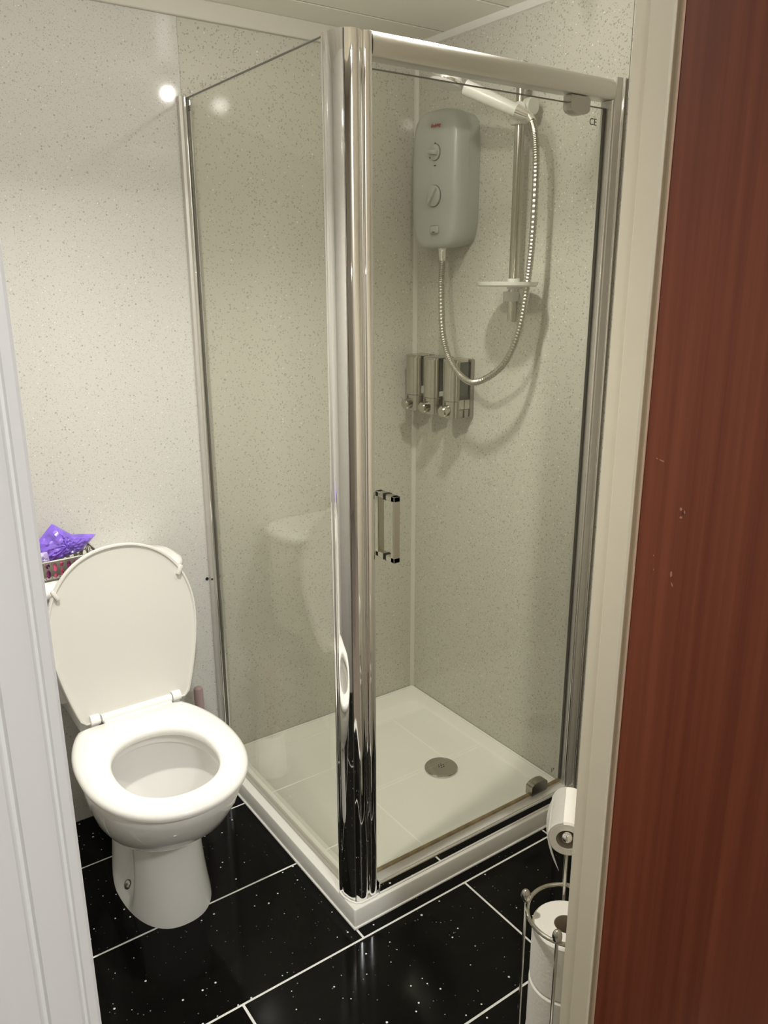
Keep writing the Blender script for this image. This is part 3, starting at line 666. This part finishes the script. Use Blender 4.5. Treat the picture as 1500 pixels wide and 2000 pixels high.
# hinge barrel
LX = -1.041
bm = NB(); tube(bm, [(-1.128, -0.272, 0.4400), (-0.958, -0.272, 0.4400)], 0.0098, 16); box(bm, -1.126, -0.960, -0.290, -0.270, 0.420, 0.4375, 0.004, 2); obj('hinge_bar', bm, 'seat', st, 40)
for x in (-1.143, -0.945):
    bm = NB(); tube(bm, [(x-0.0105, -0.270, 0.4405), (x+0.0105, -0.270, 0.4405)], 0.0125, 16); box(bm, x-0.009, x+0.009, -0.274, -0.258, 0.403, 0.440, 0.003, 2); obj('hinge', bm, 'seat', st, 40)
# lid: flat egg, leaning on the cistern
def lid_ring(z, d): return [(x, -y, z) for x, y in polar(egg(0.0, 0.010-d*0.5, -0.403+d, 0.131-d, 0.177-d, -0.205, 2.15, 1.6), 0.0, -0.20, NP)]
bm = NB(); loft(bm, [lid_ring(0.0, 0.004), lid_ring(-0.004, 0.0), lid_ring(-0.010, 0.0), lid_ring(-0.0125, 0.002), lid_ring(-0.0125, 0.0055), lid_ring(-0.0085, 0.0075), lid_ring(-0.0075, 0.016), lid_ring(-0.0060, 0.045), lid_ring(-0.0055, 0.10)])
tilt = math.atan2(0.395, 0.052)
LM = Matrix.Translation((LX, -0.256, 0.4385)) @ Matrix.Rotation(tilt, 4, 'X')
# lid local: +y along the lid, -z faces the room once raised
FL = Matrix.Diagonal((1, 1, -1, 1))
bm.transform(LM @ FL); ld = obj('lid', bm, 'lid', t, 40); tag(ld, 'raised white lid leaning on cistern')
for x, y, a in ((-0.146, 0.312, -0.95), (0.146, 0.312, 0.95)):
    bm = NB(); box(bm, -0.013, 0.013, -0.005, 0.005, 0.006, 0.017, 0.003, 2); bm.transform(LM @ Matrix.Translation((x, y, 0)) @ Matrix.Rotation(PI/2 - a*0.5 if a > 0 else PI/2 - a*0.5, 4, 'Z')); obj('lid_buffer', bm, 'lid', ld)
for x in (-1.115, -0.970):
    pass
# cistern
CXM = -1.053
def cr(hw, y0, y1, r, z): return [(x, y, z) for x, y in rrect(CXM-hw, CXM+hw, y0, y1, r, 8)]
bm = NB(); loft(bm, [cr(0.150, -0.150, -0.004, 0.035, 0.440), cr(0.166, -0.165, -0.004, 0.040, 0.448), cr(0.178, -0.176, -0.004, 0.045, 0.52), cr(0.184, -0.181, -0.004, 0.045, 0.718), cr(0.180, -0.177, -0.004, 0.045, 0.722)]); obj('cistern', bm, 'ceramic', t)
bm = NB(); loft(bm, [cr(0.186, -0.184, -0.004, 0.060, 0.720), cr(0.196, -0.192, -0.004, 0.070, 0.724), cr(0.202, -0.197, -0.004, 0.075, 0.733), cr(0.203, -0.198, -0.004, 0.075, 0.742), cr(0.199, -0.194, -0.004, 0.072, 0.751), cr(0.188, -0.185, -0.006, 0.065, 0.7555), cr(0.150, -0.16, -0.02, 0.05, 0.757)]); obj('cistern_lid', bm, 'ceramic', t, 50)

# toilet brush behind the pan
t = thing('toilet_brush', 'dusty pink toilet brush handle standing behind the toilet', 'toilet brush', (-0.822, -0.10, 0))
bm = NB(); lathe(bm, (-0.822, -0.10, 0), [(0.046, 0.0), (0.048, 0.004), (0.044, 0.10), (0.040, 0.13), (0.037, 0.13), (0.035, 0.02)], n=28); obj('holder', bm, 'white_plastic', t)
bm = NB(); lathe(bm, (-0.822, -0.10, 0), [(0.008, 0.06), (0.009, 0.20), (0.0125, 0.24), (0.0130, 0.338), (0.0115, 0.346), (0.006, 0.350)], n=20); obj('handle', bm, 'brush_pink', t)
bm = NB(); lathe(bm, (-0.822, -0.10, 0), [(0.01, 0.025), (0.030, 0.035), (0.030, 0.09), (0.01, 0.10)], n=20); obj('bristles', bm, 'white_plastic', t)

# ------------------------------------------------------------------ basket on the cistern
BX0, BX1, BY0, BY1, BZ0, BZ1 = -1.250, -1.062, -0.150, -0.050, 0.7585, 0.8055
t = thing('metal_basket', 'small silver slotted basket on the cistern lid', 'basket', ((BX0+BX1)/2, (BY0+BY1)/2, BZ0))
def slotwall(p0, p1, rows):
    """sheet between two bottom points with leaf-shaped holes, as one mesh"""
    bm = NB(); p0, p1 = Vector(p0), Vector(p1); L = (p1-p0).length; ux = (p1-p0)/L; up = Vector((0, 0, 1))
    ncol = max(2, round(L/0.0155)); cw = L/ncol; H = BZ1-BZ0
    def P(u, v): return bm.verts.new(p0 + ux*u + up*v)
    def quad(u0, u1, v0, v1): bm.faces.new((P(u0, v0), P(u1, v0), P(u1, v1), P(u0, v1)))
    quad(0, L, 0, H*0.10); quad(0, L, H*0.92, H)
    for c in range(ncol):
        for v0, v1 in (((0.10, 0.62), (0.62, 0.92)) if c % 2 == 0 else ((0.10, 0.40), (0.40, 0.92))):
            v0 *= H; v1 *= H; uc, vc = (c+.5)*cw, (v0+v1)/2; a, b = cw*0.30, (v1-v0)*0.42; n = 16
            inn_, out_ = [], []
            for k in range(n):
                an = 2*PI*k/n + PI/4; cc, ss = math.cos(an), math.sin(an); m = max(abs(cc), abs(ss))
                inn_.append(P(uc + a*cc, vc + b*ss)); out_.append(P(uc + cw/2*cc/m, vc + (v1-v0)/2*ss/m))
            for k in range(n):
                j = (k+1) % n; bm.faces.new((out_[k], out_[j], inn_[j], inn_[k]))
    bmesh.ops.remove_doubles(bm, verts=bm.verts, dist=1e-5)
    bmesh.ops.recalc_face_normals(bm, faces=bm.faces)
    bmesh.ops.solidify(bm, geom=bm.faces[:], thickness=0.0010)
    return bm
for a, b in (((BX0, BY0), (BX1, BY0)), ((BX1, BY0), (BX1, BY1)), ((BX1, BY1), (BX0, BY1)), ((BX0, BY1), (BX0, BY0))):
    obj('slotted_side', slotwall((*a, BZ0), (*b, BZ0), 2), 'steel', t, 20)
obj('base', B(BX0, BX1, BY0, BY1, BZ0, BZ0+0.0012), 'steel', t)
bm = NB()
for a, b in (((BX0, BY0), (BX1, BY0)), ((BX1, BY0), (BX1, BY1)), ((BX1, BY1), (BX0, BY1)), ((BX0, BY1), (BX0, BY0))): tube(bm, [(*a, BZ1), (*b, BZ1)], 0.0020, 8)
obj('rim', bm, 'steel', t)
bm = NB()
for a, b in (((BX0, BY0), (BX1, BY0)), ((BX1, BY0), (BX1, BY1))): tube(bm, [(*a, BZ0+0.001), (*b, BZ0+0.001)], 0.0018, 8)
obj('foot_rail', bm, 'seal', t)
# packets in the basket
def packet(x, y, w, d, h, m, rot, label):
    bm = NB(); box(bm, -w/2, w/2, -d/2, d/2, 0, h, min(w, d)*0.3, 3)
    for v in bm.verts: v.co.x += 0.002*math.sin(v.co.z*160+x*90); v.co.y += 0.0015*math.sin(v.co.x*210)
    bm.transform(Matrix.Translation((x, y, BZ0+0.002)) @ Matrix.Rotation(rot, 4, 'Z'))
    o = obj('sanitary_packet', bm, m, None, 50); tag(o, label, 'packet', 'packets in the basket')
packet(-1.222, -0.137, .030, .016, .034, 'rose', 0.1, 'pale pink packet at the left end inside the basket')
packet(-1.188, -0.137, .026, .016, .036, 'plum', -0.05, 'dark plum packet seen through the slots, left of the red one')
packet(-1.158, -0.137, .026, .016, .037, 'pink', 0.05, 'bright pink packet in the middle of the basket front')
packet(-1.124, -0.137, .030, .016, .036, 'plum', 0.0, 'dark plum packet at the right beside the toilet lid')
# purple bag
def crumple(name, outline, yc, thick, m, label, cat, seed, n=10, parent=None):
    """a limp bag: two bulging crumpled sheets meeting along an outline in the x-z plane"""
    rnd = random.Random(seed); cx = sum(p[0] for p in outline)/len(outline); cz = sum(p[1] for p in outline)/len(outline)
    dense = []
    for i in range(len(outline)):
        a, b = outline[i], outline[(i+1) % len(outline)]
        for k in range(5): dense.append((a[0]+(b[0]-a[0])*k/5, a[1]+(b[1]-a[1])*k/5))
    rings = []
    N = len(dense)
    for sgn in (-1, 1):
        rr_ = []
        for j in range(n+1):
            f = 1-j/n; rg = []
            for (x, z) in dense:
                q = 0 if j == 0 else rnd.uniform(-1, 1)
                y = yc + sgn*thick*(1-f*f)**0.6 + 0.0042*q
                rg.append((cx+(x-cx)*max(f, .03)+0.0015*q, y, cz+(z-cz)*max(f, .03)+0.0012*q))
            rr_.append(rg)
        rings.append(rr_)
    allr = rings[0][::-1] + rings[1][1:]
    bm = NB(); loft(bm, allr)
    bmesh.ops.smooth_vert(bm, verts=bm.verts, factor=0.3, use_axis_x=True, use_axis_y=True, use_axis_z=True)
    return obj(name, bm, m, parent, 25)
t = thing('plastic_bag', 'crumpled purple plastic bag lying on top of the basket', 'bag', (-1.14, -0.10, 0.80))
crumple('bag_film', [(-1.206, 0.795), (-1.196, 0.835), (-1.150, 0.8835), (-1.125, 0.862), (-1.107, 0.848), (-1.085, 0.845), (-1.050, 0.838), (-1.075, 0.815), (-1.092, 0.802), (-1.13, 0.795), (-1.17, 0.785)], -0.105, 0.022, 'purple', '', '', 3, parent=t)
crumple('bag_fold', [(-1.208, 0.794), (-1.207, 0.826), (-1.172, 0.825), (-1.168, 0.792)], -0.132, 0.008, 'lilac', '', '', 5, n=5, parent=t)

# ------------------------------------------------------------------ toilet roll stand
SX, SY, SZ, SR = -0.635, -1.280, 0.376, 0.070
t = thing('toilet_roll_stand', 'chrome wire toilet roll stand partly hidden by the door frame', 'roll stand', (SX, SY, 0))
bm = NB(); ringtube(bm, (SX, SY, SZ), SR, 0.0037, 48, 8); obj('ring', bm, 'steel', t)
bm = NB(); ringtube(bm, (SX, SY, 0.008), SR+0.004, 0.0035, 48, 8); obj('base_ring', bm, 'steel', t)
bm = NB(); lathe(bm, (SX, SY, 0), [(SR, 0.006), (SR, 0.009)], n=40); obj('base_plate', bm, 'steel', t)
for ax_, ay_ in ((math.cos(math.radians(125)), math.sin(math.radians(125))), (math.cos(math.radians(208)), math.sin(math.radians(208)))):
    l_ = math.hypot(ax_, ay_); px, py = SX+(SR+0.004)*ax_/l_, SY+(SR+0.004)*ay_/l_
    bm = NB(); tube(bm, [(px, py, 0.008), (px, py, SZ+0.012)], 0.0030, 10); wi = obj('upright_wire', bm, 'steel', t)
    bm = NB(); ball(bm, (px, py, SZ+0.016), 0.0088, 14, 1.5); obj('finial', bm, 'steel', wi)
axd = Vector((0.773, 0.634, 0)).normalized(); be = Vector((-0.683, -1.306, 0.571))
pole = be + axd*0.123
bm = NB(); tube(bm, [(pole.x, pole.y, 0.008)] + [(pole.x, pole.y, z) for z in (0.3, 0.555)] + [tuple(pole + Vector((0, 0, -0.006)) - axd*0.004), tuple(pole - axd*0.012), tuple(be)], 0.0040, 12); obj('pole', bm, 'steel', t)
bm = NB(); ball(bm, be, 0.0085, 16); obj('ball_end', bm, 'chrome', t)
def roll(c, axis, R, r, L, label, name='toilet_roll', tail=None):
    c = Vector(c); t = thing(name, label, 'toilet roll', tuple(c), 'toilet rolls on the stand')
    u = Vector(axis).normalized(); n = 40
    bm = NB(); a, b = frame_of(u); vs = []
    prof = [(r, 0), (r, L), (R-0.003, L), (R, L-0.003), (R, 0.003), (R-0.003, 0)]
    vs = [[bm.verts.new(c + u*h + q*(math.cos(2*PI*k/n)*a + math.sin(2*PI*k/n)*b)) for k in range(n)] for q, h in prof]
    for i in range(len(vs)):
        A, Bq = vs[i], vs[(i+1) % len(vs)]
        for k in range(n): bm.faces.new((A[k], A[(k+1) % n], Bq[(k+1) % n], Bq[k]))
    obj('paper', bm, 'paper', t, 40)
    bm = NB(); lathe(bm, c, [(r-0.0012, 0.0008), (r-0.0012, L-0.0008)], axis=u, n=n, cap0=False, cap1=False); obj('core', bm, 'card', t)
    return t
rt = roll(be + axd*0.010 + Vector((0, 0, -0.0125)), axd, 0.0315, 0.0175, 0.102, 'nearly used toilet roll hanging on the stand arm')
# hanging sheet
side = Vector((-axd.y, axd.x, 0)); cc = be + axd*0.010 + Vector((0, 0, -0.0125))
bm = NB(); NS = 14; rows = []
for i in range(NS+1):
    s = i/NS; q = 0.0
    if s < 0.35:
        a = s/0.35*1.3; p = cc + side*(0.0316*math.cos(a-1.3)) + Vector((0, 0, -0.0322*math.sin(a-1.3)))
    else:
        q = (s-0.35)/0.65; p = cc + side*(0.0312 - 0.022*q) + Vector((0, 0, -0.060*q)) - axd*(0.003*q)
    wdt = 0.100*(1 - max(0, (s-0.40)/0.60)*0.97)
    rd = (axd*math.cos(0.55*q) + side*math.sin(0.55*q))
    rows.append([bm.verts.new(p + rd*(wdt*k/4)) for k in range(5)])
for a, b in zip(rows[:-1], rows[1:]):
    for k in range(4): bm.faces.new((a[k], a[k+1], b[k+1], b[k]))
bmesh.ops.solidify(bm, geom=bm.faces[:], thickness=0.0005)
obj('loose_sheet', bm, 'paper', rt)
for k, lb in enumerate(('bottom spare toilet roll inside the wire stand', 'middle spare toilet roll inside the wire stand', 'top spare toilet roll below the ring of the stand')):
    roll((SX-0.004+0.002*k, SY+0.001*k, 0.0095+k*0.1145), (0, 0, 1), 0.0585, 0.021, 0.114, lb)

# tidy helper keys
for o in S.objects:
    if '_o' in o: del o['_o']
